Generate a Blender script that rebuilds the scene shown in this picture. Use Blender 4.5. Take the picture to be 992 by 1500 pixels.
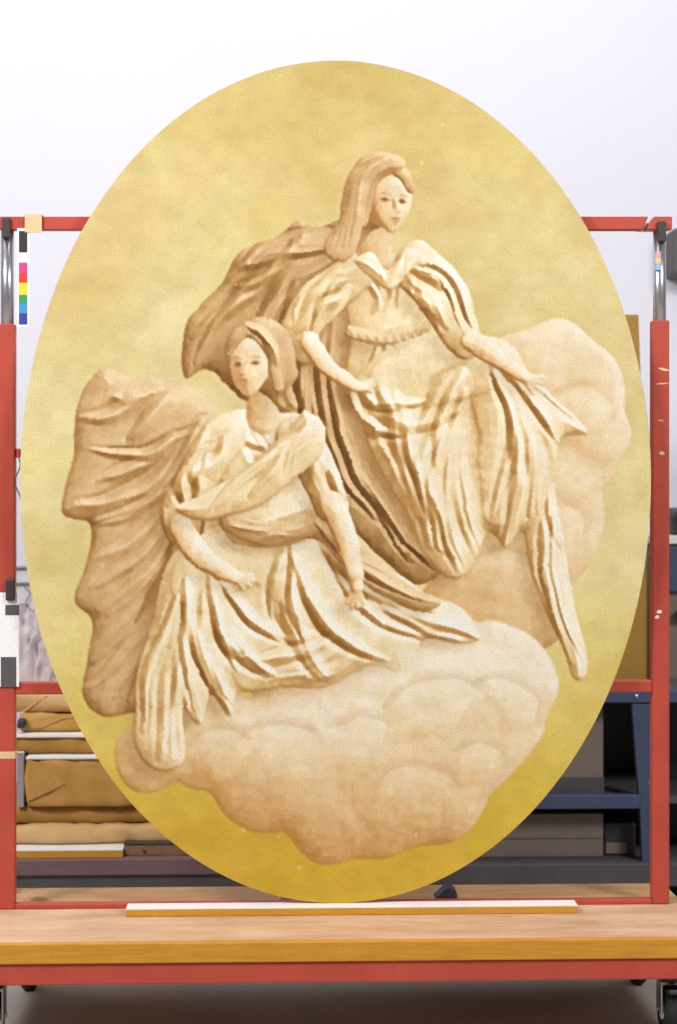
import bpy, bmesh, math, random
import numpy as np
from mathutils import Vector, Matrix
random.seed(4)
for o in list(bpy.data.objects): bpy.data.objects.remove(o)
scene = bpy.context.scene
COL = scene.collection
R = math.radians

# ================================================================ camera
FPX = 2500.0                      # focal length in photograph pixels (992 x 1500)
PHI = R(2.0); DIST = 3.75; EYE = 1.10
CAM = Vector((-DIST*math.sin(PHI), -DIST*math.cos(PHI), EYE))
cam = bpy.data.cameras.new('camera'); cam_o = bpy.data.objects.new('camera', cam); COL.objects.link(cam_o)
cam.sensor_fit = 'VERTICAL'; cam.sensor_height = 36; cam.sensor_width = 36; cam.lens = FPX/1500*36
cam.clip_start = .05; cam.clip_end = 200
cam_o.location = CAM; cam_o.rotation_euler = (R(90), 0, -PHI)
cam.dof.use_dof = True; cam.dof.focus_distance = DIST-.01; cam.dof.aperture_fstop = 3.2
scene.camera = cam_o

# ================================================================ world, lamps, exposure
world = bpy.data.worlds.new('World'); scene.world = world; world.use_nodes = True
bg = world.node_tree.nodes['Background']; bg.inputs[0].default_value = (.93, .95, 1, 1); bg.inputs[1].default_value = .26
def area(name, loc, tgt, size, power, col):
    l = bpy.data.lights.new(name, 'AREA'); l.shape = 'RECTANGLE'; l.size, l.size_y = size; l.energy = power; l.color = col
    o = bpy.data.objects.new(name, l); COL.objects.link(o); o.location = loc
    o.rotation_euler = (Vector(tgt)-Vector(loc)).to_track_quat('-Z', 'Y').to_euler(); return o
area('studio_lamp_left', (-2.5, -2.5, 3.5), (0, .2, 1.1), (1.0, 1.0), 142, (1, .97, .95))
area('studio_lamp_right', (2.6, -2.8, 3.4), (0, .2, 1.1), (1.0, 1.0), 112, (1, .97, .95))
area('ceiling_lamp', (-.3, .2, 4.2), (-.3, .3, 0), (3.4, 1.6), 52, (.96, .97, 1))
vs = scene.view_settings
scene.display_settings.display_device = 'sRGB'
vs.view_transform = 'Standard'; vs.look = 'None'; vs.gamma = 1; vs.exposure = 0; vs.use_curve_mapping = False

# ================================================================ helpers
def W(px, py, Y):                 # where the sight line of a photograph pixel meets the vertical plane y = Y
    a = (px-496)/FPX; b = (750-py)/FPX
    d = Vector((math.sin(PHI)+a*math.cos(PHI), math.cos(PHI)-a*math.sin(PHI), b))
    t = (Y-CAM.y)/d.y; p = CAM+d*t
    return p.x, p.z
def WX(px, Y): return W(px, 750, Y)[0]
def WZ(py, Y, px=496): return W(px, py, Y)[1]
def s2l(c): return tuple(((v/255)/12.92 if v/255 <= .04045 else ((v/255+.055)/1.055)**2.4) for v in c)

def mat(name, col, rough=.6, var=.12, scale=8, stretch=(1, 1, 1), bump=.0, bscale=60, metal=0, col2=None, spots=None, spec=.4, detail=5, trans=0):
    m = bpy.data.materials.new(name); m.use_nodes = True; nt = m.node_tree; N = nt.nodes; L = nt.links
    b = N['Principled BSDF']; b.inputs['Metallic'].default_value = metal; b.inputs['Specular IOR Level'].default_value = spec
    tc = N.new('ShaderNodeTexCoord'); mp = N.new('ShaderNodeMapping'); mp.inputs['Scale'].default_value = stretch
    oi = N.new('ShaderNodeObjectInfo'); ad = N.new('ShaderNodeVectorMath'); ad.operation = 'ADD'
    sc = N.new('ShaderNodeVectorMath'); sc.operation = 'SCALE'; sc.inputs[0].default_value = (7, 5, 3)
    L.new(oi.outputs['Random'], sc.inputs['Scale'])
    L.new(tc.outputs['Object'], ad.inputs[0]); L.new(sc.outputs[0], ad.inputs[1]); L.new(ad.outputs[0], mp.inputs['Vector'])
    n = N.new('ShaderNodeTexNoise'); n.inputs['Scale'].default_value = scale; n.inputs['Detail'].default_value = detail; n.inputs['Roughness'].default_value = .62
    L.new(mp.outputs[0], n.inputs['Vector'])
    r = N.new('ShaderNodeValToRGB'); c = s2l(col); c2 = s2l(col2) if col2 else tuple(min(1, v*(1+var)) for v in c)
    r.color_ramp.elements[0].position = .3; r.color_ramp.elements[1].position = .72
    r.color_ramp.elements[0].color = (*[v*(1-var) for v in c], 1) if not col2 else (*c, 1); r.color_ramp.elements[1].color = (*c2, 1)
    L.new(n.outputs[0], r.inputs[0]); out = r.outputs[0]
    n2 = N.new('ShaderNodeTexNoise'); n2.inputs['Scale'].default_value = 210; n2.inputs['Detail'].default_value = 3
    L.new(tc.outputs['Object'], n2.inputs['Vector'])
    mx = N.new('ShaderNodeMixRGB'); mx.blend_type = 'MULTIPLY'; mx.inputs[0].default_value = .35
    r2 = N.new('ShaderNodeValToRGB'); r2.color_ramp.elements[0].position = .35; r2.color_ramp.elements[1].position = .65; r2.color_ramp.elements[0].color = (.72, .72, .72, 1)
    L.new(n2.outputs[0], r2.inputs[0]); L.new(out, mx.inputs[1]); L.new(r2.outputs[0], mx.inputs[2]); out = mx.outputs[0]
    if spots:                      # chipped / stained places: (colour, threshold, scale)
        n3 = N.new('ShaderNodeTexNoise'); n3.inputs['Scale'].default_value = spots[2]; n3.inputs['Detail'].default_value = 6; L.new(ad.outputs[0], n3.inputs['Vector'])
        r3 = N.new('ShaderNodeValToRGB'); r3.color_ramp.elements[0].position = spots[1]; r3.color_ramp.elements[1].position = spots[1]+.03
        mm = N.new('ShaderNodeMixRGB'); mm.inputs[2].default_value = (*s2l(spots[0]), 1)
        L.new(n3.outputs[0], r3.inputs[0]); L.new(r3.outputs[0], mm.inputs[0]); L.new(out, mm.inputs[1]); out = mm.outputs[0]
    L.new(out, b.inputs['Base Color'])
    rr = N.new('ShaderNodeMapRange'); rr.inputs[3].default_value = max(0, rough-.12); rr.inputs[4].default_value = min(1, rough+.12)
    L.new(n.outputs[0], rr.inputs[0]); L.new(rr.outputs[0], b.inputs['Roughness'])
    if bump:
        nb = N.new('ShaderNodeTexNoise'); nb.inputs['Scale'].default_value = bscale; nb.inputs['Detail'].default_value = 5; L.new(mp.outputs[0], nb.inputs['Vector'])
        bp = N.new('ShaderNodeBump'); bp.inputs['Strength'].default_value = bump; bp.inputs['Distance'].default_value = .004
        L.new(nb.outputs[0], bp.inputs['Height']); L.new(bp.outputs[0], b.inputs['Normal'])
    if trans: b.inputs['Transmission Weight'].default_value = trans
    return m

def obj(name, me, m, parent=None, loc=(0, 0, 0), rot=(0, 0, 0)):
    o = bpy.data.objects.new(name, me); COL.objects.link(o); o.location = loc; o.rotation_euler = rot
    if m and not me.materials: me.materials.append(m)
    if parent:
        o.parent = parent; o.location = Vector(loc)-parent.location if not parent.parent else Vector(loc)-parent.location-parent.parent.location
    return o
def tag(o, label, cat, group=None):
    o['label'] = label; o['category'] = cat
    if group: o['group'] = group
    return o
def thing(name, label, cat, loc, group=None):
    o = bpy.data.objects.new(name, None); COL.objects.link(o); o.location = loc; o.empty_display_size = .05; return tag(o, label, cat, group)
def mesh_from(bm, name, smooth=False):
    me = bpy.data.meshes.new(name); bmesh.ops.recalc_face_normals(bm, faces=bm.faces); bm.to_mesh(me); bm.free()
    if smooth: me.polygons.foreach_set('use_smooth', [True]*len(me.polygons))
    return me
def bx(name, x0, x1, y0, y1, z0, z1, m, parent=None, bev=.002, rot=(0, 0, 0), seg=2):
    bm = bmesh.new(); bmesh.ops.create_cube(bm, size=1)
    for v in bm.verts: v.co = Vector((v.co.x*(x1-x0), v.co.y*(y1-y0), v.co.z*(z1-z0)))
    if bev: bmesh.ops.bevel(bm, geom=bm.edges[:], offset=min(bev, .45*min(abs(x1-x0), abs(y1-y0), abs(z1-z0))), segments=seg, affect='EDGES', profile=.5)
    return obj(name, mesh_from(bm, name), m, parent, ((x0+x1)/2, (y0+y1)/2, (z0+z1)/2), rot)
def prism(name, poly, y0, y1, m, parent=None, bev=.001):      # polygon in x,z pushed from y0 to y1
    cx = sum(p[0] for p in poly)/len(poly); cz = sum(p[1] for p in poly)/len(poly); cy = (y0+y1)/2
    bm = bmesh.new(); a = [bm.verts.new((p[0]-cx, y0-cy, p[1]-cz)) for p in poly]; f = bm.faces.new(a)
    r = bmesh.ops.extrude_face_region(bm, geom=[f]); vs_ = [g for g in r['geom'] if isinstance(g, bmesh.types.BMVert)]
    for v in vs_: v.co.y = y1-cy
    if bev: bmesh.ops.bevel(bm, geom=bm.edges[:], offset=bev, segments=2, affect='EDGES', profile=.5)
    return obj(name, mesh_from(bm, name), m, parent, (cx, cy, cz))
def cyl(name, p, axis, r, h, m, parent=None, seg=28, bev=.0015, r2=None):
    bm = bmesh.new(); bmesh.ops.create_cone(bm, cap_ends=True, segments=seg, radius1=r, radius2=r if r2 is None else r2, depth=h)
    if bev:
        e = [e for e in bm.edges if len(e.link_faces) == 2 and any(len(f.verts) > 4 for f in e.link_faces)]
        bmesh.ops.bevel(bm, geom=e, offset=bev, segments=2, affect='EDGES')
    rot = {'x': (0, R(90), 0), 'y': (R(90), 0, 0), 'z': (0, 0, 0)}[axis]
    return obj(name, mesh_from(bm, name, True), m, parent, p, rot)
def tube(name, pts, r, m, parent=None, seg=8):
    bm = bmesh.new(); P = [Vector(p) for p in pts]; c = sum(P, Vector())/len(P); rings = []
    for i, p in enumerate(P):
        t = (P[min(i+1, len(P)-1)]-P[max(i-1, 0)]).normalized(); u = t.orthogonal().normalized() if i == 0 else (u-t*u.dot(t)).normalized(); w = t.cross(u)
        rings.append([bm.verts.new(p-c+(u*math.cos(a)+w*math.sin(a))*r) for a in [2*math.pi*k/seg for k in range(seg)]])
    for a, b in zip(rings[:-1], rings[1:]):
        for k in range(seg): bm.faces.new((a[k], a[(k+1) % seg], b[(k+1) % seg], b[k]))
    bm.faces.new(rings[0]); bm.faces.new(rings[-1][::-1])
    return obj(name, mesh_from(bm, name, True), m, parent, c)
def lumpy(name, x0, x1, y0, y1, z0, z1, m, parent=None, amp=.004, seed=0, cell=.02, fr=18, rnd=.012):
    # a box wrapped in paper: rounded edges, dents and creases
    bm = bmesh.new(); sx, sy, sz = x1-x0, y1-y0, z1-z0
    nx, ny, nz = (max(2, int(s/cell)) for s in (sx, sy, sz)); vd = {}
    def V(i, j, k):
        if (i, j, k) not in vd:
            p = Vector((sx*(i/nx-.5), sy*(j/ny-.5), sz*(k/nz-.5)))
            q = Vector([max(-s/2+rnd, min(s/2-rnd, c)) for c, s in zip(p, (sx, sy, sz))]); d = p-q
            if d.length > 1e-6: p = q+d.normalized()*min(d.length, rnd)
            from mathutils import noise
            e = noise.noise_vector(p*fr+Vector((seed*3.1, seed*1.7, 0)))*amp+noise.noise_vector(p*fr*3+Vector((seed, 0, 5)))*amp*.35
            e += Vector((0, 1, .4))*(abs(noise.noise(p*9+Vector((seed, 3, seed))))-.2)*amp*1.3
            if k == 0: e.z = 0
            vd[i, j, k] = bm.verts.new(p+e)
        return vd[i, j, k]
    for i in range(nx):
        for j in range(ny):
            for k in (0, nz): bm.faces.new((V(i, j, k), V(i+1, j, k), V(i+1, j+1, k), V(i, j+1, k)))
        for k in range(nz):
            for j in (0, ny): bm.faces.new((V(i, j, k), V(i+1, j, k), V(i+1, j, k+1), V(i, j, k+1)))
    for j in range(ny):
        for k in range(nz):
            for i in (0, nx): bm.faces.new((V(i, j, k), V(i, j+1, k), V(i, j+1, k+1), V(i, j, k+1)))
    return obj(name, mesh_from(bm, name, True), m, parent, ((x0+x1)/2, (y0+y1)/2, (z0+z1)/2))

# ================================================================ materials
M = dict(
    wall=mat('white_wall_paint', (224, 225, 236), .85, .02, 1.2, bump=.05, bscale=90),
    floor=mat('grey_floor', (178, 170, 164), .55, .14, 3, col2=(160, 152, 146), bump=.04),
    red=mat('red_enamel', (188, 76, 60), .42, .10, 9, bump=.05, bscale=70, spots=((170, 84, 58), .66, 18)),
    ply=mat('plywood_face', (192, 150, 112), .62, .1, 3.2, (1.6, 6, 6), col2=(226, 190, 158), bump=.06, bscale=30, spots=((190, 140, 90), .79, 5)),
    plyedge=mat('varnished_wood_edge', (196, 134, 36), .45, .1, 6, (1.5, 12, 22), col2=(218, 158, 52), bump=.05, bscale=40),
    battwood=mat('batten_wood', (206, 150, 44), .5, .1, 8, (2, 12, 12), bump=.04),
    white=mat('white_paint', (240, 238, 236), .6, .03, 12, bump=.03),
    steel=mat('bare_steel_tube', (196, 196, 200), .28, .12, 5, (8, 8, 1), metal=.9),
    black=mat('black_plastic', (60, 56, 58), .5, .15, 20),
    rubber=mat('black_rubber', (38, 36, 38), .7, .15, 20),
    kraft=mat('kraft_paper', (186, 138, 62), .62, .1, 6, col2=(208, 164, 92), bump=.5, bscale=14),
    kraft2=mat('pale_kraft_paper', (206, 164, 106), .62, .1, 6, col2=(222, 186, 132), bump=.45, bscale=14),
    kraft3=mat('dark_kraft_paper', (164, 118, 48), .62, .1, 6, col2=(186, 142, 66), bump=.5, bscale=12),
    tape=mat('masking_tape', (224, 196, 146), .6, .06, 30, bump=.15, bscale=90),
    plain=mat('off_white_board', (240, 236, 228), .7, .03, 10),
    plyrear=mat('shaded_plywood', (172, 130, 88), .6, .1, 5, (1.5, 9, 9), col2=(198, 158, 112), bump=.06, bscale=30, spots=((140, 98, 52), .64, 7)),  # mottled plywood, darkened in its colour for the shade behind the rail
    purple=mat('purple_brown_paint', (120, 94, 96), .6, .12, 8, (1, 8, 8), bump=.04),
    dgrey=mat('dark_grey_paint', (88, 84, 86), .65, .12, 9),
    beam=mat('weathered_beam', (140, 108, 78), .65, .15, 10, (1.5, 9, 9), bump=.06),
    blue=mat('blue_steel', (70, 82, 112), .5, .12, 10, bump=.03, spots=((96, 104, 130), .72, 30)),
    board=mat('brown_hardboard', (164, 124, 52), .7, .08, 9, col2=(176, 138, 66), bump=.05),
    carton=mat('grey_brown_carton', (134, 122, 112), .8, .1, 6, bump=.08),
    plastic=mat('pale_plastic_sheet', (250, 242, 246), .3, .06, 14, bump=.2, bscale=40),
    cardw=mat('card_white', (246, 245, 248), .6, .01, 9),
    grey=mat('grey_card', (120, 118, 120), .6, .03, 9),
)
# ---------------------------------------------------------------- painted surface (generic baroque stand-in)
def paint_oval():
    S = 1.5
    X0, Y0, X1, Y1 = 20., 80., 970., 1332.
    W = int((X1-X0)/S)+1; Hh = int((Y1-Y0)/S)+1
    gx, gy = np.meshgrid(X0+np.arange(W)*S, Y0+np.arange(Hh)*S)
    gx = gx.astype(np.float32); gy = gy.astype(np.float32)
    rng = np.random.default_rng(11)
    def vnoise(cx, cy, seed):
        r = np.random.default_rng(seed)
        nx = int((X1-X0)/cx)+3; ny = int((Y1-Y0)/cy)+3
        g = r.random((ny, nx)).astype(np.float32)
        fx = (gx-X0)/cx; fy = (gy-Y0)/cy
        ix = fx.astype(int); iy = fy.astype(int); fx = fx-ix; fy = fy-iy
        fx = fx*fx*(3-2*fx); fy = fy*fy*(3-2*fy)
        a = g[iy, ix]*(1-fx)+g[iy, ix+1]*fx; b = g[iy+1, ix]*(1-fx)+g[iy+1, ix+1]*fx
        return (a*(1-fy)+b*fy)*2-1
    def fbm(cx, cy, seed, n=4):
        o = 0; a = 1; t = 0
        for i in range(n):
            o = o+a*vnoise(cx/2**i, cy/2**i, seed+i*17); t += a; a *= .55
        return o/t
    def blur(a, r):
        r = max(1, int(r/S)); k = np.exp(-.5*(np.arange(-2*r, 2*r+1)/r)**2); k /= k.sum()
        p = np.pad(a, 2*r, mode='edge')
        p = sum(k[i]*p[:, i:i+a.shape[1]] for i in range(len(k)))
        return sum(k[i]*p[i:i+a.shape[0], :] for i in range(len(k)))
    def cr(pts, n=8):                                   # Catmull-Rom
        P = np.array(pts, float)
        if len(P) < 3: return P
        Q = np.vstack([2*P[0]-P[1], P, 2*P[-1]-P[-2]]); out = []
        for i in range(1, len(Q)-2):
            for t in np.arange(n)/n:
                p0, p1, p2, p3 = Q[i-1:i+3]
                out.append(.5*((2*p1)+(p2-p0)*t+(2*p0-5*p1+4*p2-p3)*t*t+(3*p1-p0-3*p2+p3)*t**3))
        out.append(P[-1]); return np.array(out)
    def sstep(a, b, x):
        t = np.clip((x-a)/(b-a), 0, 1); return t*t*(3-2*t)
    wob = fbm(60, 60, 3, 3)*4; wob2 = fbm(55, 65, 9, 3)*4
    wx = gx+wob; wy = gy+wob2
    cfx = gx+14*fbm(130, 150, 303, 2)+2.5*vnoise(34, 40, 311); cfy = gy+14*fbm(150, 120, 307, 2)+2.5*vnoise(40, 34, 313)
    BIG = 400.
    class G:                                            # one painted form: silhouette + relief
        def __init__(s, k=10, cloth=False): s.X, s.Y = (cfx, cfy) if cloth else (wx, wy); s.sd = np.full(gx.shape, BIG, np.float32); s.h = np.full(gx.shape, -BIG, np.float32); s.k = k
        def chain(s, pts, flat=1.0, k=None, n=6, smooth=True):   # pts: x,y,z,r
            P = cr(pts, n) if smooth else np.array(pts, float)
            k = s.k if k is None else k
            sdc = None
            m = P[:, 3].max()+3*k+30
            i0 = max(0, int((P[:, 1].min()-m-Y0)/S)); i1 = min(Hh, int((P[:, 1].max()+m-Y0)/S)+1)
            j0 = max(0, int((P[:, 0].min()-m-X0)/S)); j1 = min(W, int((P[:, 0].max()+m-X0)/S)+1)
            if i1 <= i0 or j1 <= j0: return s
            x = s.X[i0:i1, j0:j1]; y = s.Y[i0:i1, j0:j1]
            bs = np.full(x.shape, BIG, np.float32); bh = np.full(x.shape, -BIG, np.float32)
            for a, b in zip(P[:-1], P[1:]):
                dx, dy = b[0]-a[0], b[1]-a[1]; L = dx*dx+dy*dy+1e-6
                t = np.clip(((x-a[0])*dx+(y-a[1])*dy)/L, 0, 1)
                d = np.hypot(x-a[0]-t*dx, y-a[1]-t*dy); r = a[3]+t*(b[3]-a[3]); z = a[2]+t*(b[2]-a[2])
                bs = np.minimum(bs, d-r)
                bh = np.maximum(bh, np.where(d < r, z+flat*np.sqrt(np.maximum(r*r-d*d, 0)), z-1.2*(d-r)))
            S_ = s.sd[i0:i1, j0:j1]; H_ = s.h[i0:i1, j0:j1]
            ks = getattr(s, 'ks', k); q = np.maximum(ks-np.abs(S_-bs), 0)/ks; s.sd[i0:i1, j0:j1] = np.minimum(S_, bs)-q*q*ks*.25
            q = np.maximum(k-np.abs(H_-bh), 0)/k; s.h[i0:i1, j0:j1] = np.maximum(H_, bh)+q*q*k*.25
            return s
        def poly(s, pts, z=0, A=24, w=16, k=None, n=5):  # closed outline, softly domed
            Q = np.array(pts, float); k = s.k if k is None else k
            P = cr(np.vstack([Q, Q[:1]]), n)
            m = 3*k+24
            i0 = max(0, int((P[:, 1].min()-m-Y0)/S)); i1 = min(Hh, int((P[:, 1].max()+m-Y0)/S)+1)
            j0 = max(0, int((P[:, 0].min()-m-X0)/S)); j1 = min(W, int((P[:, 0].max()+m-X0)/S)+1)
            x = s.X[i0:i1, j0:j1]; y = s.Y[i0:i1, j0:j1]
            d = np.full(x.shape, 1e9, np.float32); ins = np.zeros(x.shape, bool)
            for a, b in zip(P[:-1], P[1:]):
                dx, dy = b[0]-a[0], b[1]-a[1]; L = dx*dx+dy*dy+1e-6
                t = np.clip(((x-a[0])*dx+(y-a[1])*dy)/L, 0, 1)
                d = np.minimum(d, np.hypot(x-a[0]-t*dx, y-a[1]-t*dy))
                if abs(dy) > 1e-9: ins ^= ((a[1] > y) != (b[1] > y)) & (x < dx*(y-a[1])/dy+a[0])
            bs = np.where(ins, -d, d)
            bh = np.where(ins, z+A*(1-np.exp(-d/w)), z-1.0*d)
            S_ = s.sd[i0:i1, j0:j1]; H_ = s.h[i0:i1, j0:j1]
            ks = getattr(s, 'ks', k); q = np.maximum(ks-np.abs(S_-bs), 0)/ks; s.sd[i0:i1, j0:j1] = np.minimum(S_, bs)-q*q*ks*.25
            q = np.maximum(k-np.abs(H_-bh), 0)/k; s.h[i0:i1, j0:j1] = np.maximum(H_, bh)+q*q*k*.25
            return s
        def rays(s, o, ends, amp, wd, sag=.12):          # folds that radiate from a knee, hip or shoulder
            for e in ends:
                o2 = (o[0]+rng.uniform(-10, 10), o[1]+rng.uniform(-8, 8)); dx, dy = e[0]-o2[0], e[1]-o2[1]; q = sag*rng.uniform(.4, 1.4)
                t0 = rng.uniform(.04, .22)
                c = [(o2[0]+dx*t-dy*q*np.sin(np.pi*t), o2[1]+dy*t+dx*q*np.sin(np.pi*t)) for t in np.linspace(t0, rng.uniform(.9, 1.04), 6)]
                s.ridge(c, amp*rng.uniform(.6, 1.3), wd*rng.uniform(.55, 1.35))
                if rng.random() < .6:
                    c2 = [(p[0]+rng.uniform(7, 12), p[1]+rng.uniform(-3, 6)) for p in c[2:]]; s.ridge(c2, amp*.55, wd*.5)
            return s
        def ridge(s, pts, amp, wd):                     # fold: asymmetric ridge added to the relief
            P = cr(pts, 7); m = wd*4
            i0 = max(0, int((P[:, 1].min()-m-Y0)/S)); i1 = min(Hh, int((P[:, 1].max()+m-Y0)/S)+1)
            j0 = max(0, int((P[:, 0].min()-m-X0)/S)); j1 = min(W, int((P[:, 0].max()+m-X0)/S)+1)
            if i1 <= i0 or j1 <= j0: return s
            x = s.X[i0:i1, j0:j1]; y = s.Y[i0:i1, j0:j1]
            best = np.full(x.shape, 1e9, np.float32); sg = np.zeros_like(best); tt = np.zeros_like(best)
            nseg = len(P)-1
            for i, (a, b) in enumerate(zip(P[:-1], P[1:])):
                dx, dy = b[0]-a[0], b[1]-a[1]; L = dx*dx+dy*dy+1e-6
                t = np.clip(((x-a[0])*dx+(y-a[1])*dy)/L, 0, 1)
                ex = x-a[0]-t*dx; ey = y-a[1]-t*dy; d = np.hypot(ex, ey)
                u = d < best; best = np.where(u, d, best); sg = np.where(u, np.sign(dx*ey-dy*ex), sg); tt = np.where(u, (i+t)/nseg, tt)
            w = wd*(.35+.65*np.sin(np.pi*np.clip(tt*.9+.08, 0, 1)))
            sd_ = best*sg/w
            prof = np.exp(-np.abs(sd_)**1.5)-.6*np.exp(-((sd_-1.35)/.6)**2)
            s.h[i0:i1, j0:j1] += amp*prof*np.sin(np.pi*np.clip(tt*.94+.03, 0, 1))**.6
            return s
        def fan(s, A, B, n, amp, wd, jit=9):
            A = cr(A, 5); B = cr(B, 5); m = min(len(A), len(B), 6)
            ia = np.linspace(0, len(A)-1, m).astype(int); ib = np.linspace(0, len(B)-1, m).astype(int)
            n = max(3, int(n*.72+.5)); wd = wd*1.45; amp = amp*1.3
            for i in range(int(n*1.9)):
                if i >= n: amp_, wd_ = amp*.55, wd*.5
                else: amp_, wd_ = amp, wd
                u = (i % n+.5+rng.uniform(-.3, .3))/n; lo = rng.integers(0, 2); hi = m-rng.integers(0, 2)
                c = A[ia]*(1-u)+B[ib]*u+rng.normal(0, jit, (m, 2))*np.array([1, .6])
                c = c[lo:hi]; c = c[:: -1] if rng.random() < .12 else c
                if len(c) > 2: s.ridge(c, amp_*rng.uniform(.4, 1.3), wd_*rng.uniform(.5, 1.5))
            return s
    def kuwa(a, r):                                     # flattens the relief into touches of the brush
        def box(q):
            c = np.cumsum(np.cumsum(np.pad(q.astype(np.float64), ((r+1, 0), (r+1, 0), (0, 0)), mode='edge'), 0), 1)
            n = r+1; return (c[n:, n:]-c[:-n, n:]-c[n:, :-n]+c[:-n, :-n])/(n*n)
        m = box(a); lum = a.mean(-1, keepdims=True); v = box(lum*lum)-box(lum)**2
        best = None
        for dy in (0, r):
            for dx in (0, r):
                mm = np.roll(np.roll(m, -dy, 0), -dx, 1); vv = np.roll(np.roll(v, -dy, 0), -dx, 1)
                if best is None: best, bv = mm, vv
                else:
                    u = vv < bv; best = np.where(u, mm, best); bv = np.where(u, vv, bv)
        return best*.75+a*.25
    lin = lambda c: np.array(c, float)/255.
    P_CREAM = [(0, (142, 98, 44)), (.2, (184, 138, 76)), (.42, (217, 180, 120)), (.60, (237, 211, 160)), (.82, (249, 233, 196)), (1, (253, 246, 228))]
    P_BROWN = [(0, (120, 80, 34)), (.28, (166, 122, 64)), (.52, (201, 160, 104)), (.78, (224, 190, 140)), (1, (244, 220, 176))]
    P_SKIN = [(0, (150, 96, 42)), (.25, (198, 146, 82)), (.5, (230, 194, 138)), (.75, (246, 226, 186)), (1, (253, 246, 226))]
    P_CLOUD = [(0, (190, 140, 68)), (.3, (218, 174, 112)), (.5, (234, 200, 148)), (.72, (243, 220, 178)), (1, (252, 242, 220))]
    def ramp(t, pal):
        xs = [p[0] for p in pal]; return np.stack([np.interp(t, xs, [p[1][c]/255. for p in pal]) for c in range(3)], -1)
    # ground of the picture: thin golden scumble
    v = (gy-90)/1232
    f1 = fbm(190, 150, 21); f2 = fbm(46, 38, 33)
    base = ramp(np.clip(v, 0, 1), [(0, (213, 189, 116)), (.1, (223, 201, 134)), (.3, (231, 214, 157)), (.6, (234, 219, 160)), (.75, (230, 208, 122)), (.88, (224, 194, 78)), (1, (212, 176, 54))])
    img = base*(1+(.085*f1+.05*fbm(75, 60, 401))[..., None]*np.array([.55, .9, 2.0])+.045*f2[..., None]*np.array([.8, 1, 1.8]))
    img[..., 2] *= 1-.10*sstep(.0, .6, f1)
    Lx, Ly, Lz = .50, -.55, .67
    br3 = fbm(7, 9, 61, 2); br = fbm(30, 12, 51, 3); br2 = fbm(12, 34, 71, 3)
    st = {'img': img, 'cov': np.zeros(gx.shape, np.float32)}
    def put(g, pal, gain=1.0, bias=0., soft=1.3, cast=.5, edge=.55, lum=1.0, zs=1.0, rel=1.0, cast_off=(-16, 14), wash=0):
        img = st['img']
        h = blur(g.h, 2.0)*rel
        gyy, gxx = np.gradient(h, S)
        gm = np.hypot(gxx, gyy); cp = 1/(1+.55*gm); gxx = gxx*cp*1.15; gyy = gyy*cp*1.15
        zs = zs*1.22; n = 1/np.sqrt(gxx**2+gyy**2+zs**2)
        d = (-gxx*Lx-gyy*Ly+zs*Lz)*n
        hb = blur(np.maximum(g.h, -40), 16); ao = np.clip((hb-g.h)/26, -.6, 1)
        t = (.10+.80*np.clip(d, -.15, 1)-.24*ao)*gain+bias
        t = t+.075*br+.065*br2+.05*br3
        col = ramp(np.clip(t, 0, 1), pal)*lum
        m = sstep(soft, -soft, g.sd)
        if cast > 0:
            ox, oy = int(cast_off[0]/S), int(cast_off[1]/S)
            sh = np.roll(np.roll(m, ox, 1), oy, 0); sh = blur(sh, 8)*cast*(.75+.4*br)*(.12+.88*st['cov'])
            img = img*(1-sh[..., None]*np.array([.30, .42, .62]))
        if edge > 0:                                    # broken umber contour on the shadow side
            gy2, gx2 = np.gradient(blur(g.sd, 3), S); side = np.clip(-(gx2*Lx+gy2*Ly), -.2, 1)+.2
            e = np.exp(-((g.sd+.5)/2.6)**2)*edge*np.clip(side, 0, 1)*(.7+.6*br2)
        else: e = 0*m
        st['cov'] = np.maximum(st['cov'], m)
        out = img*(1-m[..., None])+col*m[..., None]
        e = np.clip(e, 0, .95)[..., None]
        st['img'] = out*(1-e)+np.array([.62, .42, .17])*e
    def stroke(pts, w, col, al, taper=True):            # one touch of a thin brush
        P = cr(pts, 6); m = w*3
        i0 = max(0, int((P[:, 1].min()-m-Y0)/S)); i1 = min(Hh, int((P[:, 1].max()+m-Y0)/S)+2)
        j0 = max(0, int((P[:, 0].min()-m-X0)/S)); j1 = min(W, int((P[:, 0].max()+m-X0)/S)+2)
        x = gx[i0:i1, j0:j1]; y = gy[i0:i1, j0:j1]; a_ = np.zeros(x.shape, np.float32); ns = len(P)-1
        for i, (a, b) in enumerate(zip(P[:-1], P[1:])):
            dx, dy = b[0]-a[0], b[1]-a[1]; L = dx*dx+dy*dy+1e-6
            t = np.clip(((x-a[0])*dx+(y-a[1])*dy)/L, 0, 1); d = np.hypot(x-a[0]-t*dx, y-a[1]-t*dy)
            ww = w*(.35+.65*np.sin(np.pi*np.clip((i+t)/ns, .04, .96))) if taper else w
            a_ = np.maximum(a_, np.exp(-(d/ww)**2))
        a_ = (a_*al)[..., None]; st['img'][i0:i1, j0:j1] = st['img'][i0:i1, j0:j1]*(1-a_)+np.array(col)/255.*a_
    def blob(g, x, y, r, z=0, fl=.5): return g.chain([(x, y, z, r), (x+2, y+1, z, r)], flat=fl, smooth=False)
    # ---- clouds behind
    c = G(34, True); c.ks = 14
    for x, y, r in [(852, 560, 66), (872, 620, 46), (815, 520, 56), (808, 650, 90), (792, 760, 92), (740, 850, 110), (690, 910, 90), (830, 800, 44), (770, 545, 60)]: blob(c, x, y, r, rng.uniform(-4, 8), .3)
    c.h = blur(c.h, 7)*1.5+5*fbm(110, 80, 101)
    put(c, P_CLOUD, bias=.04-.18*sstep(700, 900, gy), soft=3, cast=.10, edge=.5, zs=1.2)
    c = G(34, True); c.ks = 14
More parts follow.
